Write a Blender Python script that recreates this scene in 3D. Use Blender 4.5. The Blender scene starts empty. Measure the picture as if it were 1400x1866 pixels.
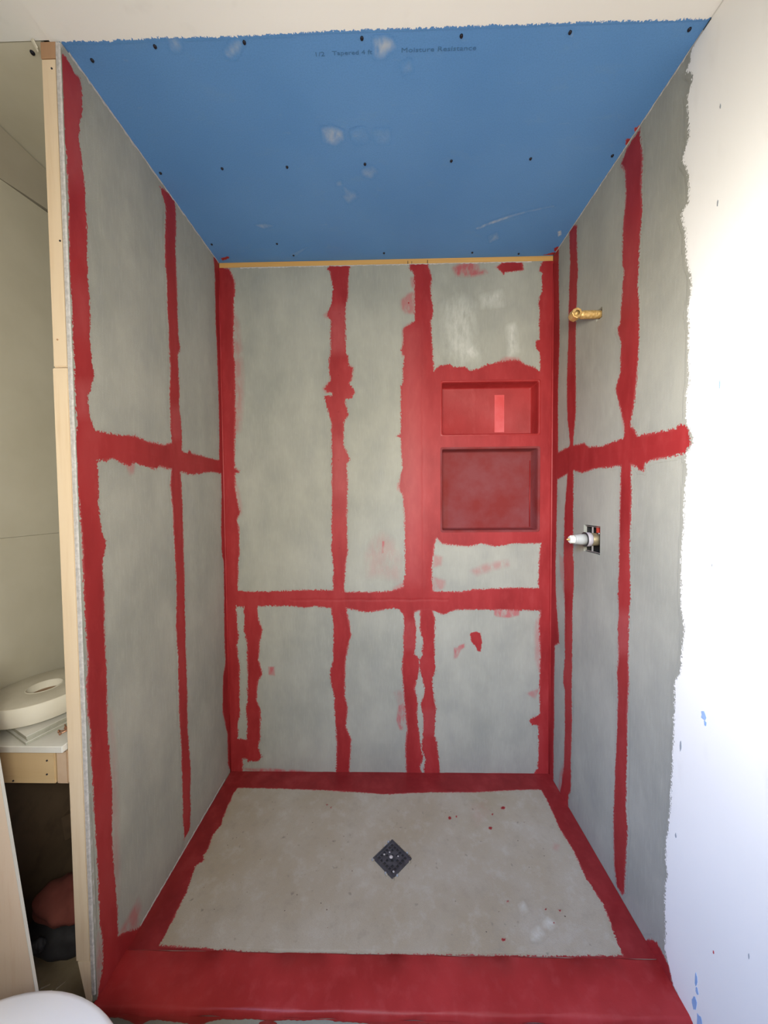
import bpy, bmesh, math, random
import numpy as np
from mathutils import Matrix, Vector
random.seed(7)
W, D, H, BT = 1.5256, 0.7785, 2.40, 0.012      # shower width, depth, height, board thickness (metres)
TOE = 0.009                                    # the left wall leans in by this much per metre of depth
col = bpy.context.scene.collection
# ---------------------------------------------------------------- camera
cam = bpy.data.cameras.new('camera'); co = bpy.data.objects.new('camera', cam); col.objects.link(co)
cam.sensor_fit = 'HORIZONTAL'; cam.sensor_width = 36; cam.lens = 640.69 / 1400 * 36
cam.clip_start = 0.02
_r = Vector((0.9998, 0.0198, -0.0079)); _f = Vector((-0.0201, 0.9992, -0.0343)).normalized()
_r = (_r - _f * _r.dot(_f)).normalized(); _u = _r.cross(_f)
m = Matrix.Identity(4)
for i in range(3): m[i][0], m[i][1], m[i][2] = _r[i], _u[i], -_f[i]
m.translation = (0.7842, -1.6369, 1.3023); co.matrix_world = m
bpy.context.scene.camera = co
# ---------------------------------------------------------------- world, lights, exposure
w = bpy.data.worlds.new('world'); bpy.context.scene.world = w; w.use_nodes = True
w.node_tree.nodes['Background'].inputs[0].default_value = (0.75, 0.85, 1, 1)
w.node_tree.nodes['Background'].inputs[1].default_value = 0.6
def area(name, loc, target, sx, sy, power, color, spread=180):
    l = bpy.data.lights.new(name, 'AREA'); l.shape = 'RECTANGLE'; l.size = sx; l.size_y = sy
    l.energy = power; l.color = color; l.spread = math.radians(spread)
    o = bpy.data.objects.new(name, l); col.objects.link(o); o.location = loc
    o.rotation_euler = (Vector(target) - Vector(loc)).to_track_quat('-Z', 'Y').to_euler(); return o
area('window_daylight', (0.75, -2.95, 1.45), (0.8, 0, 1.5), 0.8, 0.9, 4.5, (1.0, 0.96, 0.88))
area('work_lamp', (0.72, -1.80, 1.42), (0.78, 0, 1.36), 0.45, 0.35, 14.8, (1.0, 0.96, 0.84), 140)
area('vanity_lamp', (1.05, -1.66, 1.48), (1.53, -1.0, 1.42), 0.3, 0.4, 8, (1.0, 0.96, 0.87), 110)
area('side_daylight', (-0.25, -2.4, 2.1), (1.53, -0.65, 0.25), 0.3, 0.5, 11, (0.30, 0.50, 1.0), 62)
vs = bpy.context.scene.view_settings
vs.view_transform = 'Standard'; vs.look = 'None'; vs.gamma = 1; vs.use_curve_mapping = False; vs.exposure = 0.0
bpy.context.scene.cycles.use_denoising = True
# ---------------------------------------------------------------- materials
class NT:
    def __init__(s, name):
        s.m = bpy.data.materials.new(name); s.m.use_nodes = True; s.t = s.m.node_tree
        s.b = s.t.nodes['Principled BSDF']; s.n = s.t.nodes; s.pos = s.n.new('ShaderNodeNewGeometry').outputs['Position']
    def link(s, a, b): s.t.links.new(a, b)
    def put(s, sock, v):
        if hasattr(v, 'links') or hasattr(v, 'is_output'): s.link(v, sock)
        elif isinstance(v, (tuple, list)): sock.default_value = (*v, 1) if len(v) == 3 and sock.type == 'RGBA' else v
        else: sock.default_value = v
    def noise(s, scale, stretch=(1, 1, 1), detail=3, rough=.5, out='Fac', off=(0, 0, 0)):
        mp = s.n.new('ShaderNodeMapping'); mp.inputs['Scale'].default_value = stretch; mp.inputs['Location'].default_value = off
        s.link(s.pos, mp.inputs[0]); t = s.n.new('ShaderNodeTexNoise'); t.inputs['Scale'].default_value = scale
        t.inputs['Detail'].default_value = detail; t.inputs['Roughness'].default_value = rough
        s.link(mp.outputs[0], t.inputs['Vector']); return t.outputs[out]
    def math(s, op, a, b=0.0, clamp=False):
        t = s.n.new('ShaderNodeMath'); t.operation = op; t.use_clamp = clamp; s.put(t.inputs[0], a); s.put(t.inputs[1], b); return t.outputs[0]
    def rng(s, v, a, b, c=0.0, d=1.0):
        t = s.n.new('ShaderNodeMapRange'); s.put(t.inputs[0], v)
        for i, x in enumerate((a, b, c, d)): t.inputs[i + 1].default_value = x
        return t.outputs[0]
    def mix(s, f, a, b):
        t = s.n.new('ShaderNodeMix'); t.data_type = 'RGBA'; s.put(t.inputs[0], f); s.put(t.inputs[6], a); s.put(t.inputs[7], b); return t.outputs[2]
    def attr(s, name):
        t = s.n.new('ShaderNodeAttribute'); t.attribute_name = name; return t.outputs['Fac']
    def done(s, color, rough=.7, bump=None, dist=.001, strength=.3, metal=0, spec=None):
        s.put(s.b.inputs['Base Color'], color); s.put(s.b.inputs['Roughness'], rough); s.b.inputs['Metallic'].default_value = metal
        if spec is not None: s.b.inputs['Specular IOR Level'].default_value = spec
        if bump is not None:
            t = s.n.new('ShaderNodeBump'); t.inputs['Strength'].default_value = strength; t.inputs['Distance'].default_value = dist
            s.put(t.inputs['Height'], bump); s.link(t.outputs[0], s.b.inputs['Normal'])
        return s.m
def cement_color(s, stretch=(1, 1, .22)):
    a = s.noise(3.2, (1, 1, .8), 4, .6); b = s.noise(9, (1, 1, .45), 5, .65); c = s.noise(150, (1, 1, .12), 2, .6); d = s.noise(700, detail=2)
    base = s.mix(s.rng(a, .35, .65), (.29, .292, .25), (.375, .37, .315))
    base = s.mix(s.math('MULTIPLY', s.rng(b, .5, .75), .45), base, (.45, .44, .37))
    base = s.mix(s.math('MULTIPLY', s.rng(b, .48, .28), .3), base, (.22, .23, .225))
    base = s.mix(s.math('MULTIPLY', s.rng(c, .5, .8), .2), base, (.5, .49, .44))
    return s.mix(s.math('MULTIPLY', s.rng(d, .6, .35), .22), base, (.2, .2, .18))
def pan_color(s):
    a = s.noise(4, detail=3); b = s.noise(17, detail=5, rough=.7); c = s.noise(60, detail=2); d = s.noise(500, detail=2); e = s.noise(38, (1, 1, 1), 2, out='Fac', off=(3, 5, 1))
    base = s.mix(s.rng(a, .35, .65), (.33, .275, .19), (.38, .335, .26))
    base = s.mix(s.math('MULTIPLY', s.rng(b, .52, .75), .5), base, (.47, .44, .38))
    base = s.mix(s.math('MULTIPLY', s.rng(b, .45, .25), .5), base, (.24, .21, .16))
    base = s.mix(s.math('MULTIPLY', s.rng(e, .70, .78), .6), base, (.13, .11, .09))
    return s.mix(s.math('MULTIPLY', s.rng(d, .6, .35), .25), base, (.25, .22, .17))
def blue_color(s):
    a = s.noise(2.5, detail=3); b = s.noise(9, (1, 2, 1), 5, .7); c = s.noise(300, detail=2); d = s.noise(45, (.4, 1.5, 1), 3, .6)
    base = s.mix(s.rng(a, .3, .7), (.095, .255, .55), (.12, .29, .59))
    base = s.mix(s.math('MULTIPLY', s.rng(b, .58, .8), .35), base, (.17, .31, .5))
    base = s.mix(s.math('MULTIPLY', s.rng(d, .66, .85), .4), base, (.25, .36, .5))
    return s.mix(s.math('MULTIPLY', s.rng(c, .6, .3), .2), base, (.05, .15, .33))
def white_color(s):
    a = s.noise(2, detail=2); b = s.noise(14, (1, 1, .3), 3)
    base = s.mix(s.rng(a, .3, .7), (.82, .81, .775), (.86, .85, .82))
    return s.mix(s.math('MULTIPLY', s.rng(b, .62, .8), .35), base, (.66, .64, .60))
def overlay(name, basef, white=None, brush=(1, 1, .35), k=1.0):
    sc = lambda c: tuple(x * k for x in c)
    s = NT(name); base = basef(s)
    n1 = s.noise(38, brush, 4, .65); n2 = s.noise(170, (1, 1, 1), 2, .6); n3 = s.noise(9, brush, 3, .6); n4 = s.noise(500, brush, 2, .5)
    n5 = s.noise(330, brush, 2, .6)
    jit = s.math('ADD', s.math('MULTIPLY', s.math('SUBTRACT', n1, .5), 1.1), s.math('MULTIPLY', s.math('SUBTRACT', n2, .5), 1.5))
    jit = s.math('ADD', jit, s.math('MULTIPLY', s.math('SUBTRACT', n5, .5), 1.5))
    def edge(a, k=7):
        c_ = s.attr(a); w_ = s.math('MULTIPLY', s.math('MULTIPLY', c_, s.math('SUBTRACT', 1.0, c_)), 4.0)
        v = s.math('SUBTRACT', s.math('ADD', c_, s.math('MULTIPLY', jit, w_)), .5); return s.math('ADD', s.math('MULTIPLY', v, k), .5, True)
    pale = s.math('MULTIPLY', s.attr('pale'), s.rng(n1, .3, .6))
    base = s.mix(pale, base, (.60, .60, .55))
    wf = edge('white', 9) if white else 0.0
    if white: base = s.mix(wf, base, white(s))
    smear = s.math('MULTIPLY', s.attr('smear'), s.rng(n1, .30, .55), True)
    red = edge('red', s.rng(n3, .42, .58, 2.2, 11))
    rim = s.math('MULTIPLY', s.rng(s.attr('red'), 1.0, .45), s.rng(n3, .60, .44))
    mask = s.math('MAXIMUM', smear, red)
    tint = s.math('MAXIMUM', s.math('MAXIMUM', s.attr('tint'), rim), s.math('MULTIPLY', s.rng(n3, .56, .72), .3))
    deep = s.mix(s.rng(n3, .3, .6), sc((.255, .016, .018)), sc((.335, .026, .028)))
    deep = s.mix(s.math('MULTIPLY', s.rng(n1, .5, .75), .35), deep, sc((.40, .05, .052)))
    thin = s.mix(s.rng(n1, .3, .7), (.36, .055, .06), (.41, .078, .075))
    rc = s.mix(s.math('MULTIPLY', tint, .8), deep, thin)
    only = s.math('MULTIPLY', s.math('SUBTRACT', 1.0, red), .8)
    rc = s.mix(only, rc, (.42, .075, .09))
    color = s.mix(mask, base, rc)
    rough = s.rng(mask, 0, 1, .88, .52)
    bump = s.math('ADD', s.math('MULTIPLY', mask, .8), s.math('ADD', s.math('MULTIPLY', n1, .45), s.math('MULTIPLY', n4, .15)))
    return s.done(color, rough, bump, .0012, .35, spec=.28)
def plain(name, a, b=None, rough=.6, metal=0, scale=8, bump=0, spec=None, stretch=(1, 1, 1)):
    s = NT(name); b = b or tuple(min(1, x * 1.12) for x in a); n = s.noise(scale, stretch, 4, .6)
    return s.done(s.mix(s.rng(n, .35, .65), a, b), rough, n if bump else None, .002, bump, metal, spec)
def wood(name, a, b, c, stretch, knots=True):
    s = NT(name); n = s.noise(7, stretch, 4, .6); f = s.noise(60, stretch, 3, .6); g = s.noise(2.5, stretch, 2)
    base = s.mix(s.rng(n, .35, .65), a, b); base = s.mix(s.math('MULTIPLY', s.rng(f, .5, .7), .3), base, c)
    base = s.mix(s.math('MULTIPLY', s.rng(g, .6, .8), .4), base, c)
    return s.done(base, .65, f, .001, .2)
M = {}
def simple(name, fn, rough=.85, strength=.25, stretch=(1, 1, 1), scale=300):
    s = NT(name); return s.done(fn(s), rough, s.noise(scale, stretch, 3), .001, strength)
M['cement'] = simple('cement_board', cement_color)
M['pan'] = simple('mortar_pan', pan_color, .9, .4)
M['blue'] = simple('blue_moisture_board', blue_color, .8, .15)
M['white'] = simple('white_painted_plaster', white_color, .7, .08, scale=120)
M['over_wall'] = overlay('membrane_on_cement', cement_color, white_color)
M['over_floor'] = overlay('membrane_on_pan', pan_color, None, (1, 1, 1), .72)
M['over_ceiling'] = overlay('marks_on_blue_board', blue_color, white_color, (1, .5, 1))
def membrane(name, thick):
    s = NT(name); n1 = s.noise(30, (1, 1, .4), 4, .6); n2 = s.noise(6, detail=3); n3 = s.noise(240, detail=2)
    a = s.mix(s.rng(n2, .35, .65), (.28, .018, .018), (.36, .029, .030)); a = s.mix(s.math('MULTIPLY', s.rng(n1, .5, .75), .4), a, (.40, .055, .056) if thick else (.40, .10, .10))
    return s.done(a, .42, s.math('ADD', n1, s.math('MULTIPLY', n3, .3)), .0015, .35, spec=.28)
M['red'] = membrane('red_membrane', True); M['red_thin'] = membrane('red_membrane_thin', False)
M['red_dull'] = plain('red_membrane_dull', (.21, .030, .028), (.22, .055, .058), .7, scale=9, spec=.1)
M['paper'] = plain('raw_drywall_paper', (.52, .47, .37), (.58, .53, .43), .8, scale=3)
M['nook_white'] = plain('primed_drywall', (.62, .58, .46), (.68, .64, .52), .8, scale=4)
M['pine'] = wood('pale_pine', (.74, .58, .40), (.82, .68, .50), (.60, .41, .23), (1, 1, .06))
M['pine_h'] = wood('pale_pine_crosswise', (.62, .45, .24), (.70, .53, .31), (.45, .28, .12), (.06, 1, 1))
M['pine_end'] = plain('pine_end_grain', (.56, .40, .27), (.62, .46, .32), .7, scale=30)
M['plate'] = wood('reddish_pine', (.42, .24, .13), (.52, .33, .19), (.3, .16, .08), (1, 1, .1))
M['ply'] = wood('sanded_plywood', (.82, .64, .49), (.88, .73, .59), (.70, .46, .30), (1, 1, .1))
M['orange'] = wood('orange_backing_wood', (.58, .30, .07), (.66, .38, .12), (.45, .2, .05), (.05, 1, 1))
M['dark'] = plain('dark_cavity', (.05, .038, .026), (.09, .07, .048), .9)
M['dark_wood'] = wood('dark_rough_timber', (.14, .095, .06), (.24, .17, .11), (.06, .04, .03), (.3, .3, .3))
M['subfloor'] = plain('dusty_subfloor', (.26, .20, .12), (.36, .29, .19), .9, scale=12, bump=.3)
M['dust'] = plain('splinter', (.62, .52, .38))
M['brass'] = plain('rough_brass', (.50, .30, .09), (.72, .50, .22), .55, .6, 120, .8)
M['bronze'] = plain('dull_bronze_body', (.26, .21, .12), (.36, .30, .18), .5, .6, 40, .2)
M['grey_plastic'] = plain('grey_plastic', (.36, .37, .36), None, .4)
M['lilac_plastic'] = plain('grey_lilac_collar', (.36, .33, .35), None, .45)
M['white_plastic'] = plain('white_plastic', (.66, .67, .60), None, .35)
M['black'] = plain('black_rubber_and_shade', (.02, .02, .02), None, .5)  # seal ring and drain body; also the painted shade in the valve hole
M['steel'] = plain('galvanised_steel', (.55, .53, .52), None, .35, .7)
M['drain'] = plain('dark_grate', (.035, .037, .045), (.075, .075, .085), .4, .2, 60, .3)
M['porcelain'] = plain('white_porcelain', (.86, .87, .90), (.88, .89, .91), .2)
M['tape'] = plain('paper_tape', (.74, .70, .58), (.80, .76, .65), .7, scale=6)
M['tape_side'] = plain('paper_tape_edge', (.60, .56, .46), (.66, .62, .52), .8, scale=20)
M['card'] = plain('cardboard_core', (.30, .2, .12), None, .8)
M['offcut'] = plain('board_offcut', (.66, .65, .60), (.72, .71, .66), .7)
M['offcut_edge'] = plain('board_offcut_edge', (.38, .38, .31), (.46, .46, .38), .8, scale=60)
M['copper'] = plain('coppery_screw', (.45, .22, .14), (.6, .34, .22), .35, .8, 90)
M['screw'] = plain('dark_screw', (.02, .02, .03), None, .5, .5)
M['red_cloth'] = plain('dusty_red_cloth', (.17, .04, .032), (.23, .065, .05), .9, scale=12, bump=.4)
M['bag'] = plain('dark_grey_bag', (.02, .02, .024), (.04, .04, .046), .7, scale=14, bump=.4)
M['insulation'] = plain('grey_brown_insulation', (.40, .31, .21), (.55, .44, .32), .95, scale=25, bump=.6)
M['ink'] = plain('blue_grey_ink', (.052, .15, .30), None, .8)
M['blue_mark'] = plain('blue_scuff', (.22, .38, .66), (.34, .48, .72), .8, scale=40)
M['grey_mark'] = plain('grey_scuff', (.30, .32, .34), None, .8)
M['chip_red'] = plain('red_speck', (.45, .05, .06), None, .6)
M['grey_board'] = plain('chalky_board_edge', (.42, .40, .39), (.58, .55, .53), .9, scale=120, bump=.6)
M['glass'] = plain('window_sky', (.8, .85, .9))
M['trim'] = plain('white_trim', (.75, .75, .73))
PATCHES = {
 'back': [
  ('left_corner','red',1.0,8,[(-33,2419),(4,2383),(42,2370),(52,2368),(72,2320),(75,2293),(72,2244),(67,2192),(67,2137),(64,2068),(62,1978),(68,1943),(66,1852),(63,1673),(56,1531),(56,1457),(77,1445),(74,1436),(56,1431),(56,1359),(66,1300),(78,1248),(62,1219),(69,1166),(70,1067),(62,992),(57,879),(61,843),(47,799),(56,653),(45,616),(57,531),(53,363),(55,285),(43,231),(41,164),(81,159),(86,156),(110,167),(150,175),(139,124),(155,73),(137,50),(88,51),(84,63),(61,63),(62,13),(60,-66),(-95,-68)]),
  ('smear','smear',0.45,14,[(66,2170),(85,2120),(97,1995),(102,1844),(97,1759),(87,1673),(82,1630),(53,1617)]),
  ('smear','smear',0.4,8,[(58,1387),(75,1336),(84,1272),(83,1246),(54,1207)]),
  ('stud_one','red',1.0,8,[(498,2359),(514,2341),(519,2306),(525,2266),(520,2211),(504,2172),(499,2149),(515,2127),(512,2035),(512,1976),(504,1956),(503,1896),(508,1856),(498,1846),(482,1819),(489,1804),(515,1796),(512,1786),(478,1784),(486,1747),(501,1695),(511,1661),(510,1480),(509,1325),(506,1168),(509,1117),(500,1095),(507,1037),(512,985),(507,868),(567,868),(562,883),(569,1000),(581,1063),(577,1220),(584,1376),(580,1474),(596,1490),(586,1516),(568,1553),(569,1661),(588,1692),(590,1697),(581,1735),(575,1768),(604,1774),(623,1798),(597,1842),(609,1858),(614,1910),(594,1922),(592,1967),(582,1979),(582,2131),(584,2174),(596,2241),(598,2312),(605,2368),(573,2379),(540,2372),(510,2373)]),
  ('smear','smear',0.4,4,[(505,2172),(479,2152),(484,2140),(509,2134)]),
  ('smear','smear',0.5,4,[(503,1856),(472,1819),(487,1796),(512,1798)]),
  ('smear','smear',0.5,4,[(595,1927),(618,1914),(612,1854),(594,1845)]),
  ('middle_joint','red',1.0,8,[(33,872),(57,877),(200,874),(342,881),(503,881),(567,873),(693,872),(777,875),(833,893),(903,887),(980,874),(1110,871),(1166,881),(1304,889),(1489,888),(1490,780),(1381,783),(1337,783),(1222,786),(1082,786),(1027,762),(978,781),(915,783),(839,760),(820,784),(792,794),(665,773),(592,789),(567,794),(481,795),(424,804),(369,795),(312,805),(213,806),(47,801)]),
  ('smear','smear',0.75,3,[(1263,793),(1263,762),(1276,752),(1332,748),(1377,758),(1381,788)]),
  ('smear','smear',0.5,8,[(777,872),(800,893),(841,919),(846,872)]),
  ('seam','red',1.0,8,[(884,2380),(872,2353),(888,2339),(898,2318),(897,2235),(899,2118),(871,2101),(845,2082),(844,2007),(835,1987),(850,1958),(842,1898),(843,1846),(833,1824),(831,1608),(808,1596),(831,1586),(836,1452),(821,1379),(823,1343),(838,1327),(847,1218),(847,1115),(848,956),(838,903),(836,867),(974,866),(974,983),(979,1034),(984,1087),(995,1122),(1019,1096),(1077,1088),(1146,1082),(1202,1097),(1265,1082),(1359,1096),(1450,1096),(1487,1096),(1481,1903),(1469,1881),(1459,1887),(1439,1902),(1401,1914),(1367,1935),(1305,1931),(1270,1924),(1228,1917),(1180,1896),(1151,1892),(1127,1909),(1073,1907),(1055,1920),(1010,1916),(985,1891),(979,1988),(977,2045),(971,2115),(980,2131),(984,2170),(976,2218),(972,2273),(980,2308),(964,2351),(958,2378)]),
  ('smear','smear',0.62,6,[(902,2252),(859,2236),(837,2210),(836,2175),(854,2153),(901,2149)]),
  ('smear','smear',0.5,4,[(880,2312),(884,2272),(902,2252),(902,2316)]),
  ('smear','smear',0.7,6,[(904,2120),(863,2101),(843,2082),(840,1958),(870,1957)]),
  ('smear','smear',0.55,3,[(836,1393),(813,1378),(813,1348),(836,1330)]),
  ('smear','smear',0.5,6,[(1263,1917),(1307,1950),(1369,1945),(1394,1915),(1332,1896)]),
  ('smear','smear',0.4,6,[(978,1047),(1021,1034),(1016,996),(980,985)]),
  ('smear','smear',0.4,6,[(972,944),(1036,923),(1036,887),(975,872)]),
  ('right_corner','red',1.0,8,[(1575,2421),(1531,2395),(1497,2379),(1470,2367),(1463,2329),(1473,2324),(1471,2236),(1455,2188),(1462,2159),(1463,2024),(1446,2020),(1446,1983),(1464,1963),(1469,1884),(1469,1825),(1475,1096),(1468,1012),(1465,918),(1469,888),(1477,780),(1470,723),(1476,575),(1474,447),(1477,290),(1430,262),(1435,238),(1471,233),(1472,82),(1469,31),(1454,-3),(1455,-54),(1599,-80)]),
  ('smear','smear',0.45,8,[(1477,762),(1453,723),(1455,554),(1479,470)]),
  ('smear','smear',0.55,4,[(1413,389),(1477,413),(1455,363)]),
  ('lower_stud_one','red',1.0,8,[(84,816),(82,688),(95,632),(93,487),(91,364),(82,307),(88,226),(81,151),(147,151),(150,175),(153,312),(135,350),(141,436),(167,481),(150,544),(156,632),(171,695),(151,745),(149,816)]),
  ('lower_stud_two','red',1.0,8,[(499,815),(508,688),(503,545),(487,473),(508,365),(510,257),(517,148),(509,-35),(574,-35),(582,89),(587,163),(562,221),(571,330),(557,366),(563,545),(582,632),(593,667),(572,788),(567,815)]),
  ('lower_stud_three','red',1.0,8,[(841,794),(837,574),(830,503),(836,403),(843,315),(853,215),(844,129),(848,-32),(919,-32),(919,8),(914,35),(930,76),(920,121),(909,201),(899,294),(906,353),(889,411),(911,488),(914,519),(914,553),(890,574),(901,703),(891,750),(892,794)]),
  ('smear','smear',0.3,10,[(795,389),(836,403),(847,214),(830,289)]),
  ('smear','smear',0.8,4,[(814,328),(838,342),(843,289),(834,211),(819,209),(803,257)]),
  ('lower_stud_four','red',1.0,8,[(918,794),(915,703),(930,632),(924,566),(911,548),(911,514),(918,489),(938,403),(917,331),(931,260),(928,172),(920,121),(941,62),(930,22),(938,-32),(1011,-31),(1003,76),(993,151),(980,187),(991,316),(981,366),(973,461),(988,495),(984,632),(988,737),(974,794)]),
  ('spot','smear',0.8,3,[(1077,606),(1092,606),(1100,616),(1123,624),(1125,608),(1107,595),(1097,572),(1089,556),(1074,553)]),
  ('spot','red',1,4,[(1151,676),(1179,682),(1200,676),(1206,632),(1200,588),(1187,590),(1172,616),(1154,637)]),
  ('spot','smear',0.85,3,[(196,513),(223,513),(225,470),(196,475)]),
  ('spot','smear',0.85,8,[(1071,2351),(1108,2368),(1158,2374),(1187,2361),(1192,2334),(1217,2339),(1227,2326),(1158,2311),(1088,2317)]),
  ('spot','red',1,5,[(1271,2347),(1296,2371),(1384,2372),(1390,2333),(1306,2325),(1301,2313),(1291,2328)]),
  ('spot','smear',0.5,4,[(1257,2350),(1286,2362),(1286,2337)]),
  ('smear','smear',0.2,20,[(699,1113),(743,1146),(789,1112),(827,1022),(821,919),(749,945),(677,945),(667,1049)]),
  ('spot','smear',0.8,2,[(742,1110),(753,1110),(750,1056),(739,1051)]),
  ('smear','smear',0.4,10,[(1154,969),(1209,995),(1273,1010),(1324,1017),(1331,994),(1260,974),(1184,948)]),
  ('smear','smear',0.9,5,[(740,-128),(62,13),(182,16),(341,7),(399,-4),(512,-6),(649,-7),(720,-15),(849,-8),(1011,-4),(1180,-11),(1266,3),(1454,-1),(1470,-81),(51,-94)]),
  ('thinset','pale',0.55,40,[(1039,2176),(1108,2212),(1163,2174),(1158,2027),(1178,1953),(1121,1924),(1046,1979)]),
  ('thinset','pale',0.8,12,[(1123,1978),(1163,2002),(1188,1965),(1163,1938)]),
  ('thinset','pale',0.75,16,[(1319,2086),(1351,2097),(1369,1974),(1327,1950)]),
  ('thinset','pale',0.6,16,[(1197,2222),(1294,2245),(1302,2181),(1207,2173)]),
  ('tint','tint',1,25,[(507,2186),(598,2185),(586,1982),(505,1983)]),
  ('tint','tint',0.75,40,[(821,2107),(913,2080),(932,1682),(916,918),(839,919),(826,1684)]),
  ('tint','tint',0.6,25,[(509,1587),(586,1586),(583,1332),(506,1332)]),
  ('tint','tint',0.6,15,[(830,737),(894,737),(894,593),(829,593)]),
  ('tint','tint',0.6,15,[(916,316),(991,316),(990,183),(915,182)]),
 ],
 'left': [
  ('front_edge','red',1,6,[(-778,2373),(-781,2332),(-780,2265),(-780,2189),(-775,2118),(-776,2039),(-779,1921),(-780,1855),(-778,1764),(-778,1699),(-777,1624),(-776,1555),(-776,1494),(-782,1454),(-780,1409),(-778,1342),(-776,1284),(-773,1205),(-772,1186),(-773,1107),(-772,1027),(-771,945),(-768,896),(-775,846),(-776,766),(-771,721),(-770,638),(-768,554),(-766,491),(-764,414),(-762,295),(-762,197),(-757,127),(-757,74),(-768,42),(-778,13),(-824,-39),(-636,-101),(-603,-4),(-629,10),(-676,60),(-704,84),(-703,159),(-710,290),(-714,375),(-707,501),(-712,616),(-716,707),(-711,834),(-713,964),(-710,1092),(-713,1143),(-704,1163),(-697,1197),(-713,1224),(-719,1304),(-716,1366),(-721,1414),(-719,1491),(-727,1504),(-738,1534),(-739,1578),(-728,1601),(-716,1637),(-723,1667),(-727,1730),(-723,1811),(-727,1888),(-724,2000),(-726,2090),(-727,2121),(-734,2175),(-739,2210),(-735,2250),(-724,2294),(-724,2342),(-728,2370),(-742,2365),(-753,2372),(-768,2377)]),
  ('smear','smear',0.6,10,[(-707,85),(-675,87),(-627,96),(-615,55),(-631,6),(-664,39)]),
  ('smear','smear',0.35,14,[(-711,447),(-703,596),(-705,722),(-693,589),(-694,432),(-692,302),(-701,184),(-713,324)]),
  ('smear','smear',0.6,6,[(-781,24),(-769,174),(-757,114),(-754,17)]),
  ('joint','red',1.0,8,[(-734,1490),(-711,1491),(-637,1494),(-574,1504),(-532,1496),(-440,1498),(-396,1511),(-330,1492),(-296,1489),(-280,1506),(-265,1491),(-198,1491),(-43,1489),(47,1485),(44,1427),(-32,1429),(-123,1430),(-201,1417),(-271,1406),(-334,1413),(-400,1416),(-464,1421),(-476,1409),(-524,1412),(-564,1417),(-584,1421),(-600,1408),(-622,1413),(-663,1424),(-688,1415),(-737,1413)]),
  ('smear','smear',0.5,5,[(-617,1414),(-601,1382),(-585,1390),(-577,1420)]),
  ('stud','red',1.0,8,[(-419,2373),(-388,2335),(-398,2216),(-399,2131),(-395,2078),(-396,1988),(-392,1893),(-388,1774),(-397,1662),(-395,1513),(-400,1416),(-407,1357),(-397,1274),(-395,1139),(-391,1105),(-389,961),(-399,849),(-390,731),(-394,558),(-387,377),(-388,130),(-383,42),(-349,47),(-342,77),(-331,274),(-344,437),(-339,555),(-341,708),(-339,888),(-338,1096),(-335,1272),(-344,1400),(-331,1501),(-328,1565),(-340,1649),(-337,1713),(-341,1843),(-324,1867),(-334,1926),(-334,2022),(-336,2114),(-336,2232),(-328,2354),(-333,2404),(-381,2392)]),
  ('corner','red',1.0,8,[(-51,2403),(-49,2390),(-39,2295),(-42,2256),(-46,2116),(-38,2033),(-34,1842),(-32,1668),(-40,1503),(-26,1415),(-25,1330),(-38,1187),(-38,1073),(-22,1013),(-24,868),(-32,666),(-27,544),(-56,487),(-67,340),(-44,261),(-25,198),(-25,53),(-11,23),(188,-193),(193,2548)]),
  ('tint','tint',0.8,30,[(-776,2307),(-712,2380),(-723,2124),(-782,2073)]),
  ('tint','tint',1,20,[(-776,1593),(-729,1609),(-733,1523),(-776,1513)]),
  ('tint','tint',0.7,15,[(-394,1641),(-327,1658),(-326,1537),(-399,1524)]),
  ('tint','tint',0.5,30,[(-775,1832),(-718,1866),(-723,1737),(-780,1711)]),
 ],
 'right': [
  ('corner','red',1.0,8,[(55,2497),(-51,2386),(-49,2329),(-57,2168),(-65,2008),(-55,1775),(-60,1512),(-55,1395),(-51,1130),(-45,943),(-58,826),(-88,663),(-46,633),(-42,497),(-46,292),(-41,147),(-44,-2),(68,-138),(125,1326)]),
  ('stud_one','red',1.0,8,[(-155,2416),(-140,2415),(-142,2334),(-150,2263),(-140,2097),(-140,1974),(-132,1790),(-139,1637),(-163,1536),(-143,1401),(-123,1255),(-119,1058),(-124,938),(-133,820),(-137,617),(-123,504),(-140,481),(-143,311),(-139,150),(-114,31),(-100,-16),(-168,-10),(-180,4),(-181,59),(-200,82),(-197,214),(-201,384),(-197,578),(-197,872),(-206,985),(-205,1035),(-194,1070),(-196,1220),(-192,1412),(-189,1545),(-198,1587),(-207,1657),(-198,1947),(-207,2156),(-212,2191),(-200,2293),(-202,2374)]),
  ('smear','smear',0.5,6,[(-79,1057),(-124,1040),(-127,875),(-91,962)]),
  ('smear','smear',0.5,5,[(-136,158),(-103,82),(-89,-5),(-129,29)]),
  ('stud_two','red',1.0,8,[(-554,2387),(-540,2389),(-493,2387),(-464,2364),(-487,2319),(-492,2239),(-482,2172),(-477,2048),(-489,2018),(-476,1924),(-472,1862),(-455,1854),(-478,1802),(-478,1710),(-454,1659),(-478,1594),(-503,1530),(-501,1496),(-488,1403),(-483,1235),(-484,997),(-481,982),(-487,933),(-484,848),(-491,789),(-482,732),(-489,647),(-485,512),(-480,349),(-475,215),(-483,73),(-498,15),(-526,18),(-536,40),(-538,87),(-547,259),(-537,322),(-539,499),(-536,624),(-541,726),(-536,799),(-536,924),(-542,989),(-536,1105),(-537,1210),(-539,1322),(-535,1407),(-531,1541),(-543,1583),(-553,1651),(-561,1755),(-559,1883),(-552,1930),(-555,1997),(-555,2045),(-563,2133),(-559,2230),(-563,2297),(-550,2383)]),
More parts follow.
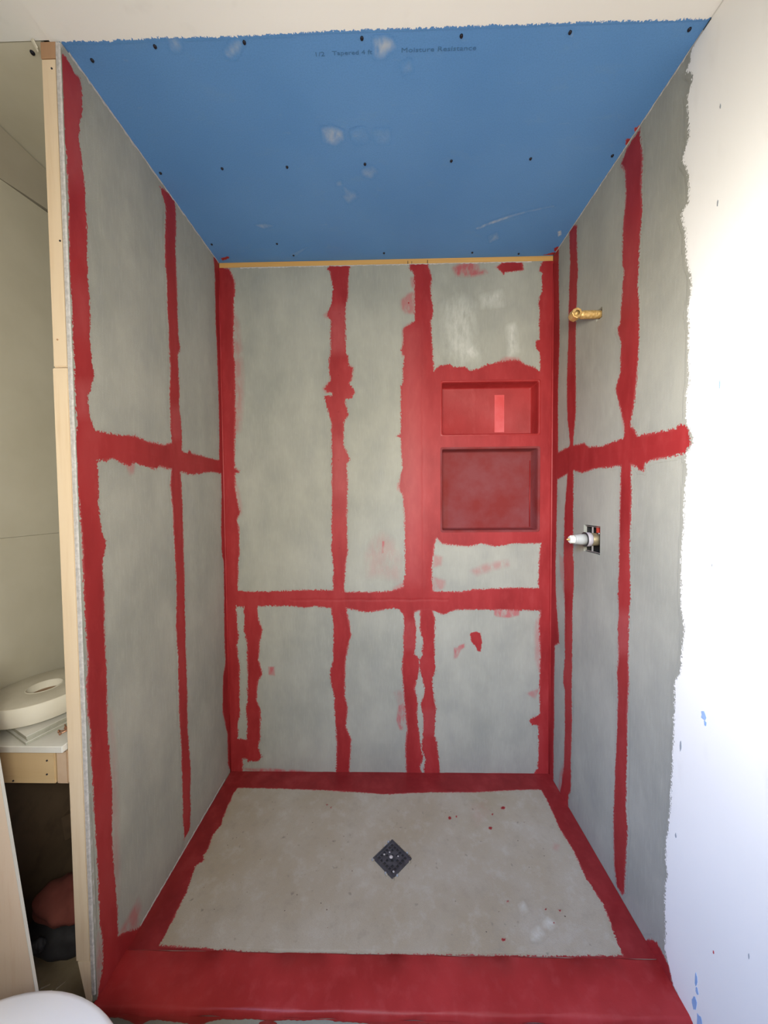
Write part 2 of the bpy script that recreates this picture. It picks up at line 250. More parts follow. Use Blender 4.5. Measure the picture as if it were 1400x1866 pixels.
  ('joint','red',1.0,8,[(-8,1509),(-61,1507),(-163,1519),(-272,1513),(-298,1495),(-389,1485),(-494,1492),(-507,1514),(-524,1526),(-544,1515),(-561,1489),(-703,1481),(-714,1490),(-736,1483),(-747,1462),(-751,1434),(-732,1414),(-693,1410),(-635,1409),(-593,1401),(-592,1380),(-571,1383),(-557,1397),(-535,1404),(-488,1406),(-346,1409),(-262,1400),(-195,1415),(-72,1390),(-10,1389)]),
  ('curb_upturn','red',1,6,[(-566,-24),(-619,-13),(-657,39),(-677,51),(-697,46),(-716,41),(-731,7),(-758,1),(-779,-24),(-791,-42),(-773,-87),(-569,-128)]),
  ('tint','tint',1,20,[(-477,930),(-543,951),(-546,821),(-480,792)]),
  ('tint','tint',0.4,40,[(-457,2165),(-568,2083),(-573,1860),(-463,1919)]),
  ('smear','smear',0.5,6,[(-481,1589),(-528,1577),(-540,1499),(-497,1507)]),
  ('white','white',1,9,[(-758,2403),(-744,2401),(-726,2390),(-724,2370),(-713,2359),(-733,2328),(-728,2307),(-718,2297),(-720,2263),(-724,2188),(-707,2150),(-722,2119),(-728,2093),(-728,2030),(-704,2023),(-720,1969),(-725,1896),(-738,1852),(-741,1804),(-731,1764),(-737,1725),(-737,1661),(-741,1586),(-734,1568),(-736,1486),(-752,1459),(-755,1434),(-734,1409),(-742,1363),(-735,1318),(-735,1226),(-728,1155),(-731,1071),(-733,1012),(-743,974),(-736,891),(-732,848),(-715,818),(-717,757),(-716,672),(-714,564),(-709,452),(-705,406),(-697,375),(-698,311),(-708,282),(-700,251),(-698,187),(-703,150),(-702,70),(-709,53),(-732,9),(-759,3),(-791,-42),(-979,249),(-919,2396),(-879,2407)]),
 ],
 'floor': [
  ('pan_border','inv',1,5,[(80,-98),(286,-101),(524,-110),(692,-121),(744,-126),(941,-114),(1141,-112),(1342,-97),(1436,-93),(1447,-99),(1447,-180),(1440,-279),(1449,-366),(1443,-461),(1455,-542),(1445,-600),(1434,-667),(1224,-671),(990,-672),(755,-674),(484,-676),(347,-673),(205,-666),(95,-663),(97,-643),(96,-603),(94,-524),(76,-436),(97,-421),(86,-403),(90,-374),(80,-327),(93,-278),(84,-247),(74,-131)]),
  ('drip','red',1,2,[(1101,-634),(1106,-630),(1114,-631),(1116,-635),(1109,-639),(1103,-638)]),
  ('drip','red',1,2,[(1163,-273),(1168,-267),(1177,-268),(1178,-275),(1171,-280),(1165,-278)]),
  ('drip','red',1,2,[(1306,-555),(1310,-552),(1316,-552),(1316,-556),(1311,-558),(1307,-558)]),
  ('drip','red',1,2,[(1272,-590),(1275,-588),(1280,-588),(1280,-591),(1276,-593),(1273,-592)]),
  ('drip','red',1,2,[(1263,-552),(1266,-550),(1271,-550),(1272,-553),(1268,-555),(1264,-555)]),
  ('drip','red',1,2,[(1148,-531),(1152,-528),(1157,-528),(1158,-532),(1154,-535),(1149,-534)]),
  ('drip','red',1,2,[(1239,-185),(1246,-177),(1256,-178),(1257,-187),(1249,-193),(1241,-191)]),
  ('drip','red',1,2,[(1009,-231),(1014,-225),(1022,-226),(1024,-233),(1018,-238),(1011,-237)]),
  ('drip','red',1,2,[(1040,-226),(1043,-222),(1048,-223),(1049,-227),(1045,-230),(1041,-229)]),
  ('drip','red',1,2,[(1192,-214),(1195,-210),(1200,-211),(1201,-215),(1197,-218),(1193,-217)]),
  ('drip','red',1,2,[(495,-177),(497,-173),(502,-174),(505,-178),(502,-181),(498,-180)]),
  ('drip','red',1,2,[(517,-190),(519,-187),(523,-188),(525,-191),(523,-193),(519,-193)]),
  ('splash','pale',0.55,8,[(1246,-583),(1266,-575),(1280,-589),(1258,-606),(1242,-600)]),
  ('splash','pale',0.55,8,[(1198,-617),(1225,-600),(1233,-619),(1208,-633),(1192,-633)]),
  ('splash','pale',0.55,8,[(1188,-543),(1205,-533),(1207,-553),(1187,-564)]),
  ('smear','smear',0.12,20,[(1118,-178),(1183,-156),(1180,-209),(1117,-260)]),
  ('smear','smear',0.25,6,[(1393,-336),(1409,-346),(1391,-367),(1378,-359)]),
 ],
 'ceiling': [
  ('plaster_smear','pale',0.6,8,[(754,-758),(776,-761),(794,-755),(799,-747),(781,-741),(772,-730),(756,-731)]),
  ('plaster_smear','pale',0.42,8,[(589,-560),(618,-566),(644,-553),(644,-534),(619,-519),(590,-529)]),
  ('plaster_smear','pale',0.4,8,[(268,-772),(283,-774),(283,-763),(271,-755),(262,-757)]),
  ('plaster_smear','pale',0.5,8,[(394,-749),(412,-759),(428,-763),(417,-749),(401,-739),(391,-743)]),
  ('plaster_smear','pale',0.28,10,[(699,-426),(729,-437),(743,-424),(724,-405),(702,-414)]),
  ('plaster_smear','pale',0.25,10,[(624,-330),(660,-347),(668,-329),(637,-306)]),
  ('plaster_smear','pale',0.2,8,[(629,-366),(649,-343),(636,-330)]),
  ('plaster_smear','pale',0.2,8,[(824,-710),(837,-714),(842,-700),(828,-696)]),
  ('plaster_smear','pale',0.14,14,[(681,-548),(706,-552),(714,-532),(690,-523)]),
  ('plaster_smear','pale',0.14,14,[(752,-547),(781,-546),(781,-524),(754,-525)]),
  ('plaster_smear','pale',0.3,6,[(253,-209),(290,-214),(322,-204),(279,-194)]),
  ('plaster_smear','pale',0.25,8,[(1203,-122),(1227,-139),(1243,-108),(1217,-87)]),
  ('plaster_smear','pale',0.2,5,[(605,-388),(619,-392),(619,-377),(605,-375)]),
  ('plaster_smear','pale',0.55,3,[(1137,-168),(1188,-198),(1245,-223),(1247,-215),(1195,-189),(1143,-160)]),
  ('plaster_smear','pale',0.2,3,[(1243,-223),(1309,-247),(1403,-269),(1405,-264),(1312,-239),(1247,-215)]),
  ('plaster_smear','pale',0.9,3,[(1479,-138),(1488,-143),(1500,-122),(1493,-113)]),
  ('plaster_smear','pale',0.7,3,[(1214,-761),(1218,-763),(1223,-757),(1218,-756)]),
  ('plaster_smear','pale',0.25,5,[(429,-82),(344,-34),(385,-50),(353,-23)]),
  ('drip','red',1,3,[(1515,-539),(1525,-548),(1541,-529),(1535,-519)]),
  ('drip','red',1,3,[(1510,-507),(1523,-513),(1532,-496),(1523,-490)]),
  ('drip','red',1,3,[(1507,-42),(1523,-55),(1535,-34),(1519,-21)]),
  ('drip','red',1,3,[(1477,-2),(1518,-18),(1538,-7),(1519,10)]),
  ('drip','red',1,3,[(23,-26),(64,-39),(64,-25),(24,-8)]),
  ('white_edge','white',1,4,[(-409,-779),(-63,-776),(24,-777),(123,-776),(257,-778),(387,-776),(518,-777),(648,-780),(776,-780),(903,-779),(1030,-780),(1156,-779),(1281,-780),(1407,-778),(1531,-778),(1680,-777),(1495,-948),(780,-965),(-202,-990)]),
 ],
}
# ---------------------------------------------------------------- helpers
def obj(name, me, mat, parent=None, **kw):
    o = bpy.data.objects.new(name, me); col.objects.link(o)
    if mat is not None and not me.materials: me.materials.append(M[mat] if isinstance(mat, str) else mat)
    if parent is not None: o.parent = parent
    for k, v in kw.items(): o[k] = v
    return o
def empty(name, label=None, cat=None, loc=(0, 0, 0), kind=None, group=None):
    o = bpy.data.objects.new(name, None); col.objects.link(o); o.location = loc; o.empty_display_size = .05
    for k, v in (('label', label), ('category', cat), ('kind', kind), ('group', group)):
        if v: o[k] = v
    return o
def place(o, parent):   # keep world coordinates for a child of an unrotated empty
    o.parent = parent; o.matrix_parent_inverse = Matrix.Translation(-parent.location); return o
def mesh(name, v, f, smooth=False):
    me = bpy.data.meshes.new(name); me.from_pydata([tuple(map(float, p)) for p in v], [], f); me.update()
    if smooth:
        for p in me.polygons: p.use_smooth = True
    return me
def bm_mesh(bm, name='m', smooth=False):
    bmesh.ops.recalc_face_normals(bm, faces=bm.faces); me = bpy.data.meshes.new(name); bm.to_mesh(me); bm.free()
    if smooth:
        for p in me.polygons: p.use_smooth = True
    return me
def box(x0, x1, y0, y1, z0, z1, bev=0.0, seg=1):
    bm = bmesh.new(); bmesh.ops.create_cube(bm, size=1)
    for v in bm.verts: v.co = Vector(((x0 + x1) / 2 + v.co.x * (x1 - x0), (y0 + y1) / 2 + v.co.y * (y1 - y0), (z0 + z1) / 2 + v.co.z * (z1 - z0)))
    if bev: bmesh.ops.bevel(bm, geom=bm.edges[:], offset=bev, segments=seg, affect='EDGES')
    return bm_mesh(bm)
def lathe(prof, axis='z', n=32, center=(0, 0, 0), smooth=True, cap=True):
    v, f = [], []
    for t, r in prof:
        for k in range(n):
            a = 2 * math.pi * k / n; c, s = r * math.cos(a), r * math.sin(a)
            p = {'z': (c, s, t), 'x': (t, c, s), 'y': (c, t, s)}[axis]; v.append([p[i] + center[i] for i in range(3)])
    for i in range(len(prof) - 1):
        for k in range(n): f.append((i * n + k, i * n + (k + 1) % n, (i + 1) * n + (k + 1) % n, (i + 1) * n + k))
    if cap: f.append(tuple(range(n))); f.append(tuple(range((len(prof) - 1) * n, len(prof) * n)))
    bm = bmesh.new(); me = mesh('l', v, f); bm.from_mesh(me); me2 = bm_mesh(bm)
    if smooth:
        for p in me2.polygons: p.use_smooth = len(p.vertices) == 4
    return me2
def holed_slab(u0, u1, v0, v1, holes, t0, t1, mapf, rag=0.0):
    """A board with rectangular openings: solid cells extruded from depth t0 (face) to t1 (back)."""
    us = sorted({u0, u1, *[h[0] for h in holes], *[h[1] for h in holes]}); vs_ = sorted({v0, v1, *[h[2] for h in holes], *[h[3] for h in holes]})
    solid = lambda i, j: 0 <= i < len(us) - 1 and 0 <= j < len(vs_) - 1 and not any(h[0] <= (us[i] + us[i + 1]) / 2 <= h[1] and h[2] <= (vs_[j] + vs_[j + 1]) / 2 <= h[3] for h in holes)
    bm = bmesh.new(); vc = {}
    def V(u, v, t):
        k = (round(u, 5), round(v, 5), t)
        if k not in vc: vc[k] = bm.verts.new(mapf(u, v, t))
        return vc[k]
    for i in range(len(us) - 1):
        for j in range(len(vs_) - 1):
            if not solid(i, j): continue
            a, b, c, d = us[i], us[i + 1], vs_[j], vs_[j + 1]
            for t in (t0, t1): bm.faces.new([V(a, c, t), V(b, c, t), V(b, d, t), V(a, d, t)])
            for (di, dj, p, q) in ((-1, 0, (a, c), (a, d)), (1, 0, (b, c), (b, d)), (0, -1, (a, c), (b, c)), (0, 1, (a, d), (b, d))):
                if not solid(i + di, j + dj): bm.faces.new([V(*p, t0), V(*q, t0), V(*q, t1), V(*p, t1)])
    return bm_mesh(bm)
def panel(quad, thick, axis):
    """Solid slab from a 4-point outline, pushed back by thick along axis (0 x, 1 y, 2 z; signed)."""
    v = [tuple(p) for p in quad]; w_ = []
    for p in v: q = list(p); q[axis] += thick; w_.append(tuple(q))
    n = len(v); f = [tuple(range(n)), tuple(range(2 * n - 1, n - 1, -1))] + [(i, (i + 1) % n, n + (i + 1) % n, n + i) for i in range(n)]
    bm = bmesh.new(); me = mesh('p', v + w_, f); bm.from_mesh(me); return bm_mesh(bm)
def sdf(poly, X, Y):
    P = np.array(poly, float); Q = np.roll(P, -1, 0); d = np.full(X.shape, 1e9); ins = np.zeros(X.shape, bool)
    for (ax, ay), (bx, by) in zip(P, Q):
        ex, ey = bx - ax, by - ay; L = ex * ex + ey * ey + 1e-12
        t = np.clip(((X - ax) * ex + (Y - ay) * ey) / L, 0, 1); d = np.minimum(d, np.hypot(X - ax - t * ex, Y - ay - t * ey))
        c = ((ay > Y) != (by > Y)) & (X < ex * (Y - ay) / (by - ay + 1e-12) + ax); ins ^= c
    return np.where(ins, -d, d)
NAMES = {'red': 'membrane_band', 'smear': 'membrane_smear', 'pale': 'plaster_smear', 'white': 'painted_edge', 'inv': 'membrane_border'}
PLABEL = {'drip': 'red membrane spot', 'spot': 'red membrane dab', 'thinset': 'pale thinset smear'}
def patches(plane, lim, mapf, mat, parent, holes=(), grooves=(), step=.004, keepout=None):
    """Coats brushed on one flat surface: fields on a grid, one mesh per traced coat, split where they meet."""
    u0, u1, v0, v1 = lim; nu = int(round((u1 - u0) / step)) + 1; nv = int(round((v1 - v0) / step)) + 1
    U, Vv = np.meshgrid(np.linspace(u0, u1, nu), np.linspace(v0, v1, nv), indexing='ij')
    F = {k: np.zeros(U.shape, np.float32) for k in ('red', 'smear', 'tint', 'pale', 'white')}
    best = np.full(U.shape, -1, int); bv = np.full(U.shape, 0.0)
    items = PATCHES[plane]
    for n, (name, kind, op, soft, pts) in enumerate(items):
        P = [(a / 1000, b / 1000) for a, b in pts]; s_ = soft / 1000
        if kind == 'inv': sl = (slice(None), slice(None))
        else:
            px = [p[0] for p in P]; py = [p[1] for p in P]; mg = s_ + .01
            a, b = np.searchsorted(U[:, 0], [min(px) - mg, max(px) + mg]); c, d = np.searchsorted(Vv[0], [min(py) - mg, max(py) + mg])
            if b <= a or d <= c: continue
            sl = (slice(a, b), slice(c, d))
        sd = sdf(P, U[sl], Vv[sl]); sd = -sd if kind == 'inv' else sd
        cov = np.clip(.5 - sd / (2 * s_), 0, 1); key = 'red' if kind == 'inv' else kind
        F[key][sl] = np.maximum(F[key][sl], cov * op)
        if kind != 'tint':
            score = np.where(cov > .02, cov * (1 if kind != 'smear' and kind != 'pale' else .6) + .001, 0)
            up = score > bv[sl]; best[sl] = np.where(up, n, best[sl]); bv[sl] = np.where(up, score, bv[sl])
    h = np.full(U.shape, .0009) + .0006 * np.clip(np.maximum(F['red'], F['white']), 0, 1)
    for (ax, val, lo, hi, wd, dp) in grooves:
        A, Bc = (U, Vv) if ax == 'u' else (Vv, U)
        wob = .0012 * np.sin(Bc * 37 + val * 50) + .0008 * np.sin(Bc * 91)
        h -= dp * np.exp(-((A - val - wob) / wd) ** 2) * ((Bc > lo) & (Bc < hi)) * F['red']
    cu, cv = (U[:-1, :-1] + step / 2), (Vv[:-1, :-1] + step / 2)
    ok = np.ones(cu.shape, bool)
    for (a, b, c, d) in holes: ok &= ~((cu > a) & (cu < b) & (cv > c) & (cv < d))
    cell = np.maximum.reduce([best[:-1, :-1], best[1:, :-1], best[:-1, 1:], best[1:, 1:]])
    for n, (name, kind, op, soft, pts) in enumerate(items):
        I, J = np.nonzero((cell == n) & ok)
        if len(I) == 0 or kind == 'tint': continue
        ids = np.stack([I * nv + J, (I + 1) * nv + J, (I + 1) * nv + J + 1, I * nv + J + 1], 1)
        uq, inv = np.unique(ids.ravel(), return_inverse=True); fu, fv, fh = U.ravel()[uq], Vv.ravel()[uq], h.ravel()[uq]
        co_ = np.array(mapf(fu, fv, fh)).T.astype(np.float32)
        me = bpy.data.meshes.new(NAMES.get(kind, kind)); me.vertices.add(len(uq)); me.vertices.foreach_set('co', co_.ravel())
        k = len(I); me.loops.add(4 * k); me.loops.foreach_set('vertex_index', inv.ravel().astype(np.int32)); me.polygons.add(k)
        me.polygons.foreach_set('loop_start', np.arange(0, 4 * k, 4, dtype=np.int32)); me.update(calc_edges=True)
        for key, arr in F.items():
            at = me.attributes.new(key, 'FLOAT', 'POINT'); at.data.foreach_set('value', arr.ravel()[uq])
        me.polygons.foreach_set('use_smooth', np.ones(k, bool))
        me.materials.append(M[mat])
        nm = 'membrane_drip' if name == 'drip' else 'membrane_dab' if name == 'spot' else 'thinset_smear' if name == 'thinset' else 'mortar_splash' if name == 'splash' else NAMES[kind]
        place(obj(nm, me, None), parent)
# ---------------------------------------------------------------- the setting: shower walls
NICHES = [(1.020, 1.464, 1.600, 1.840), (1.020, 1.464, 1.156, 1.536)]
wall_back = obj('wall_back', box(-.40, W + .12, .10, .13, -.12, H + .05), 'dark', kind='structure')
mb = lambda u, v, t: (u, t, v)
gap = .0015
for a in ((.0, .933 - gap, .834 + gap, 2.373, []), (.933 + gap, W, .834 + gap, 2.373, NICHES), (0, W, 0.0, .834 - gap, [])):
    place(obj('cement_board', holed_slab(*a, 0.0, BT, mb), 'cement'), wall_back)
place(obj('backing_strip', box(.0005, W - .0005, .006, .03, 2.355, 2.399), 'orange', label='orange-brown wood strip'), wall_back)
for (a, b, c, d) in NICHES:
    # five-sided recess with rounded lip and corners
    def ring(off, y, rad):
        x0, x1, z0, z1 = a - off, b + off, c - off, d + off; P = []
        for (cx, cz, s0) in ((x1 - rad, z1 - rad, 0), (x0 + rad, z1 - rad, 90), (x0 + rad, z0 + rad, 180), (x1 - rad, z0 + rad, 270)):
            for k in range(6):
                t = math.radians(s0 + k * 18); P.append((cx + rad * math.cos(t), y, cz + rad * math.sin(t)))
        return P
    rings = [ring(.007, -.0016, .010), ring(.003, -.0030, .009), ring(-.0005, -.0022, .008), ring(-.003, .002, .007), ring(-.004, .012, .006),
             ring(-.006, .068, .006), ring(-.009, .073, .006), ring(-.013, .0745, .006)]
    n = len(rings[0]); v = [p for r_ in rings for p in r_]; f = []
    for i in range(len(rings) - 1):
        for k in range(n): f.append((i * n + k, i * n + (k + 1) % n, (i + 1) * n + (k + 1) % n, (i + 1) * n + k))
    f.append(tuple(range((len(rings) - 1) * n, len(rings) * n)))
    lower = c < 1.5
    me = mesh('niche', v, f, True); nn = place(obj('niche', me, 'red_dull' if lower else 'red', label='lower, taller recessed niche' if lower else 'upper, shorter recessed niche'), wall_back)
    if lower: place(obj('caulk_bead', lathe([(c + .012, .0022), (1.3, .003), (d - .05, .0022)], 'z', 10, (b - .012, .070, 0)), 'red', label='shiny bead in the right inner corner'), nn)
    else: place(obj('niche_strip', box(1.283, 1.330, .0725, .0742, 1.622, 1.800, .0006), plain('bright_red_strip', (.60, .06, .06), (.66, .12, .13), .35), label='brighter red vertical strip'), nn)  # upper niche: brighter red strip on its back face
patches('back', (0, W - .0016, 0, 2.372), lambda u, v, h: (u, -h, v), 'over_wall', wall_back, NICHES,
        [('u', .933, .84, 2.34, .004, .0011), ('v', .834, .30, 1.05, .004, .0013)])
for (x, z) in [(.557, 2.158), (.544, 1.712), (.541, 1.49), (.541, 1.268), (.539, 1.078), (.871, 2.199), (.546, 1.878)]:
    place(obj('screw', lathe([(-.0028, .0025), (-.0012, .0036), (.002, .0036)], 'y', 8, (x, 0, z)), 'red_thin'), wall_back)
# corner beads where membrane fills the vertical corners
place(obj('corner_bead', lathe([(0.0, .005), (.7, .007), (1.3, .008), (1.45, .007), (2.1, .006), (2.36, .003)], 'z', 12, (W - .001, -.001, 0)), 'red'), wall_back)
place(obj('corner_bead', lathe([(0.0, .004), (.8, .006), (1.5, .006), (2.1, .005), (2.36, .003)], 'z', 12, (.001, -.001, 0)), 'red'), wall_back)
# left shower wall (slightly toed in)
wall_left = empty('wall_left', kind='structure')
ml = lambda u, v, t: (-TOE * u - t, u, v)
place(obj('cement_board', holed_slab(-D, 0, 1.453 + gap, H - .004, [], 0.0, BT - .001, ml), 'cement'), wall_left)
place(obj('cement_board', holed_slab(-D, 0, 0.0, 1.453 - gap, [], 0.0, BT - .001, ml), 'cement'), wall_left)
patches('left', (-D, 0, 0.0, H - .006), lambda u, v, h: (-TOE * u + h, u, v), 'over_wall', wall_left, (), [('v', 1.453, -.7, 0, .004, .0007)])
# chalky cut edge of the boards facing the room
rv, rf = [], []
zz = np.linspace(0.02, H - .006, 160)
for z in zz:
    j = random.uniform(-.0012, .0012)
    j *= .5; rv += [(-.0052, -D - .0012, z), (-.0040 + j, -D - .002, z), (.0030 + j, -D - .002 + j, z), (.0068 + j, -D + .001, z), (.0070, -D + .004, z)]
for i in range(159):
    for k in range(4): rf.append((i * 5 + k, i * 5 + k + 1, i * 5 + 6 + k, i * 5 + 5 + k))
place(obj('board_edge', mesh('board_edge', rv, rf), 'grey_board', label='chalky grey cut board edge'), wall_left)
wl2 = place(obj('stud', box(-.041, -.0052, -.70, -.66, 0, H, .002), 'pine'), wall_left)
place(obj('stud', box(-.041, -.0052, -.32, -.28, 0, H, .002), 'pine'), wall_left)
place(obj('sheathing', box(-.0445, -.0415, -D + .10, 0, 0, H), 'paper'), wall_left)
# right wall: cement boards with the valve opening, white plaster in front of them
VH = (-.378, -.272, 1.100, 1.202); PH = (-.372, -.336, 1.935, 1.971)
wall_right = obj('wall_right', box(W, W + .10, -3.0, -D - .0005, -.12, H), 'white', kind='structure')
mr = lambda u, v, t: (W + t, u, v)
place(obj('cement_board', holed_slab(-D, 0, 1.453 + gap, H - .002, [PH], 0.0, BT, mr), 'cement'), wall_right)
place(obj('cement_board', holed_slab(-D, 0, 0.0, 1.453 - gap, [VH], 0.0, BT, mr), 'cement'), wall_right)
place(obj('sheathing', box(W + .10, W + .12, -D, .10, -.12, H), 'dark'), wall_right)
for y in (-.60, -.20): place(obj('stud', box(W + BT, W + .10, y - .019, y + .019, 0, H), 'pine'), wall_right)
patches('right', (-1.0025, 0.0015 - .0015, 0.0, H - .006), lambda u, v, h: (W - h, u, v), 'over_wall', wall_right, [(-.374, -.27, 1.104, 1.2)], [('v', 1.453, -.74, 0, .004, .0009)], .0045)
def blob(mat, cy, cz, ry, rz, parent, name, n=10, jit=.3, x=W - .0022):
    P = [(x, cy + ry * math.cos(2 * math.pi * k / n) * random.uniform(1 - jit, 1 + jit), cz + rz * math.sin(2 * math.pi * k / n) * random.uniform(1 - jit, 1 + jit)) for k in range(n)]
    return place(obj(name, panel(P, .0012, 0), mat), parent)
for (y, z, ry, rz, mt, nm) in [(-.809, 2.172, .0015, .005, 'grey_mark', 'scuff'), (-.808, 1.963, .0018, .006, 'grey_mark', 'scuff'), (-.803, .783, .006, .011, 'blue_mark', 'blue_scuff'),
        (-.808, .768, .003, .007, 'blue_mark', 'blue_scuff'), (-.740, .664, .003, .013, 'grey_mark', 'scuff'), (-.731, .418, .002, .006, 'grey_mark', 'scuff'), (-.800, .120, .003, .016, 'blue_mark', 'blue_scuff'),
        (-.803, .095, .004, .008, 'blue_mark', 'blue_scuff'), (-.797, .055, .007, .016, 'blue_mark', 'blue_scuff'), (-.812, .03, .008, .02, 'blue_mark', 'blue_scuff'), (-.843, .249, .0015, .005, 'chip_red', 'red_speck'),
        (-.921, .345, .0012, .006, 'grey_mark', 'scuff'), (-.824, 1.556, .0015, .009, 'blue_mark', 'blue_scuff'), (-.816, 1.146, .0015, .004, 'grey_mark', 'scuff')]:
    blob(mt, y, z, ry, rz, wall_right, nm)
# ---------------------------------------------------------------- ceiling
ceiling = obj('ceiling', box(-.40, W + .12, -3.05, .12, H + .012, H + .06), 'dark', kind='structure')
place(obj('painted_board', box(-.36, W + .11, -3.05, -D - .001, H, H + .012), 'white', label='white painted ceiling board'), ceiling)
blue = place(obj('moisture_board', box(.0005, W - .0005, -D + .001, .012, H, H + .012), 'blue', label='blue moisture-resistant gypsum board'), ceiling)
place(obj('raw_board', box(-.40, -.043, -D + .002, .10, H + .001, H + .012), 'nook_white', label='unpainted grey-beige gypsum board'), ceiling)
patches('ceiling', (-.02, W - .0016, -.90, -.001), lambda u, v, h: (u, v, H - h), 'over_ceiling', ceiling, (), (), .0045)
def disc(x, y, r_, parent, mat='screw'):
    return place(obj('screw', lathe([(H - .0035, r_ * .7), (H - .0015, r_), (H + .002, r_)], 'z', 10, (x, y, 0)), mat), parent)
for (x, y) in [(.05, -.740), (.223, -.762), (.441, -.764), (.723, -.764), (.959, -.762), (1.214, -.762), (1.492, -.760), (.022, -.439), (.235, -.449), (.45, -.448), (.707, -.451), (.988, -.454),
               (1.243, -.454), (1.502, -.457), (.026, -.111), (.305, -.106), (.356, -.033), (.761, -.035), (1.154, -.026), (1.364, -.012)]:
    disc(x, y, .0042 if y < -.6 else .0045, blue)
for (x, y) in [(-.083, -.758), (-.30, -.72)]: disc(x, y, .005, ceiling)
def text(body, x, y, size, width, parent):
    c = bpy.data.curves.new('lettering', 'FONT'); c.body = body; c.size = size; c.extrude = .0002; c.resolution_u = 2
    o = bpy.data.objects.new('lettering', c); col.objects.link(o); bpy.context.view_layer.update()
    dg = bpy.context.evaluated_depsgraph_get(); me = bpy.data.meshes.new_from_object(o.evaluated_get(dg)); bpy.data.objects.remove(o)
    xs = [v.co.x for v in me.vertices]; k = width / (max(xs) - min(xs)); x0 = min(xs)
    for v in me.vertices: v.co = Vector((x + (v.co.x - x0) * k, y - v.co.y, H - .0008 - v.co.z))
    return place(obj('lettering', me, 'ink'), parent)
text('Moisture Resistance', .818, -.735, .013, .182, blue)
text('1/2', .607, -.733, .012, .022, blue); text('Tapered 4 ft', .648, -.734, .012, .098, blue)
# pale raw edges of the boards along the joints
def ragged_strip(pts, width, normal, up, mat, parent, name, n=90, amp=.5):
    a, b = Vector(pts[0]), Vector(pts[1]); nv_, uv_ = Vector(normal), Vector(up); v, f = [], []
    for i in range(n + 1):
        p = a.lerp(b, i / n) + nv_ * .0016; k = random.uniform(1 - amp, 1 + amp)
        v += [p - nv_ * .0016, p + uv_ * width * .2 * k, p + uv_ * width * k, p + uv_ * width * k - nv_ * .0016]
    for i in range(n):
        for k in range(3): f.append((i * 4 + k, i * 4 + k + 1, i * 4 + 5 + k, i * 4 + 4 + k))
    return place(obj(name, mesh('s', v, f), mat), parent)
ragged_strip([(.10, 0, 2.373), (W - .10, 0, 2.373)], .0042, (0, -1, 0), (0, 0, -1), 'grey_board', wall_back, 'raw_edge', 140)
ragged_strip([(TOE * D, -D + .02, H - .0005), (0, 0, H - .0005)], .0065, (1, 0, 0), (0, 0, -1), 'grey_board', wall_left, 'raw_edge')
ragged_strip([(TOE * .62, -.62, .0016), (TOE * .06, -.06, .0016)], .0055, (1, 0, 0), (0, 0, 1), 'grey_board', wall_left, 'raw_edge')
ragged_strip([(W, -D + .02, H - .0005), (W, -.02, H - .0005)], .0035, (-1, 0, 0), (0, 0, -1), 'grey_board', wall_right, 'raw_edge')
for (x, z0, z1) in [(.868, 2.366, 2.386), (.886, 2.373, 2.388), (.957, 2.370, 2.388)]: place(obj('pencil_mark', box(x, x + .0018, -.0012 if z0 < 2.372 else .0052, .0062, z0, z1), 'screw'), wall_back)
# ---------------------------------------------------------------- shower pan, floor, curb
def dip(x, y):
    d = np.minimum.reduce([np.asarray(x) - .10, 1.43 - np.asarray(x), np.asarray(y) + .66, -.10 - np.asarray(y)])
    return -.010 * np.clip(d / .22, 0, 1)
pan = empty('shower_pan', 'beige mortar shower pan with red painted border sloping to a dark square drain', 'shower pan', (W / 2, -.34, 0))
nx, ny = 120, 60; xs = np.linspace(0.003, W, nx); ys = np.linspace(-.674, 0, ny); v = []; f = []
for x in xs:
    for y in ys: v.append((x, y, float(dip(x, y))))
for i in range(nx - 1):
    for j in range(ny - 1): f.append((i * ny + j, (i + 1) * ny + j, (i + 1) * ny + j + 1, i * ny + j + 1))
bm = bmesh.new(); me = mesh('pan', v, f, True); bm.from_mesh(me)
r_ = bmesh.ops.extrude_face_region(bm, geom=bm.faces[:])
for q in r_['geom']:
    if isinstance(q, bmesh.types.BMVert): q.co.z = -.05
place(obj('pan_bed', bm_mesh(bm, 'pan', False), 'pan'), pan)
patches('floor', (.004, W - .0016, -.674, 0), lambda u, v, h: (u, v, dip(u, v) + h), 'over_floor', pan)
# drain
dx, dy, dz = .7795, -.3955, -.0095
drain = place(empty('drain', None, None, (dx, dy, dz)), pan); drain['label'] = 'dark square grate turned cornerwise'
def rot45(me):
    for q in me.vertices: q.co = Vector((dx + (q.co.x - q.co.y) * .7071, dy + (q.co.x + q.co.y) * .7071, q.co.z + dz))
    return me
s_ = .050
place(obj('drain_frame', rot45(holed_slab(-s_, s_, -s_, s_, [(-s_ + .005, s_ - .005, -s_ + .005, s_ - .005)], .004, -.01, lambda u, v, t: (u, v, t))), 'drain'), drain)
gh = [(-.0405 + i * .0135 + .0025, -.0405 + i * .0135 + .011, -.0405 + j * .0135 + .0025, -.0405 + j * .0135 + .011) for i in range(6) for j in range(6) if (i + j) % 2 == 0 or i in (0, 5) or j in (0, 5)]
place(obj('grate', rot45(holed_slab(-.0445, .0445, -.0445, .0445, gh, .0032, -.002, lambda u, v, t: (u, v, t))), 'drain'), drain)
place(obj('drain_body', rot45(box(-.044, .044, -.044, .044, -.004, .0008)), 'black'), drain)
for (a, b, r1) in [(.0, .006, .007), (-.012, .03, .0035), (.008, .022, .003), (-.03, -.036, .004), (.02, -.01, .003)]:
    me = lathe([(.0032, r1), (.0040, r1 * .7), (.0043, r1 * .2)], 'z', 9, (a, b, 0)); place(obj('mortar_crumb', rot45(me), 'grey_board'), drain)
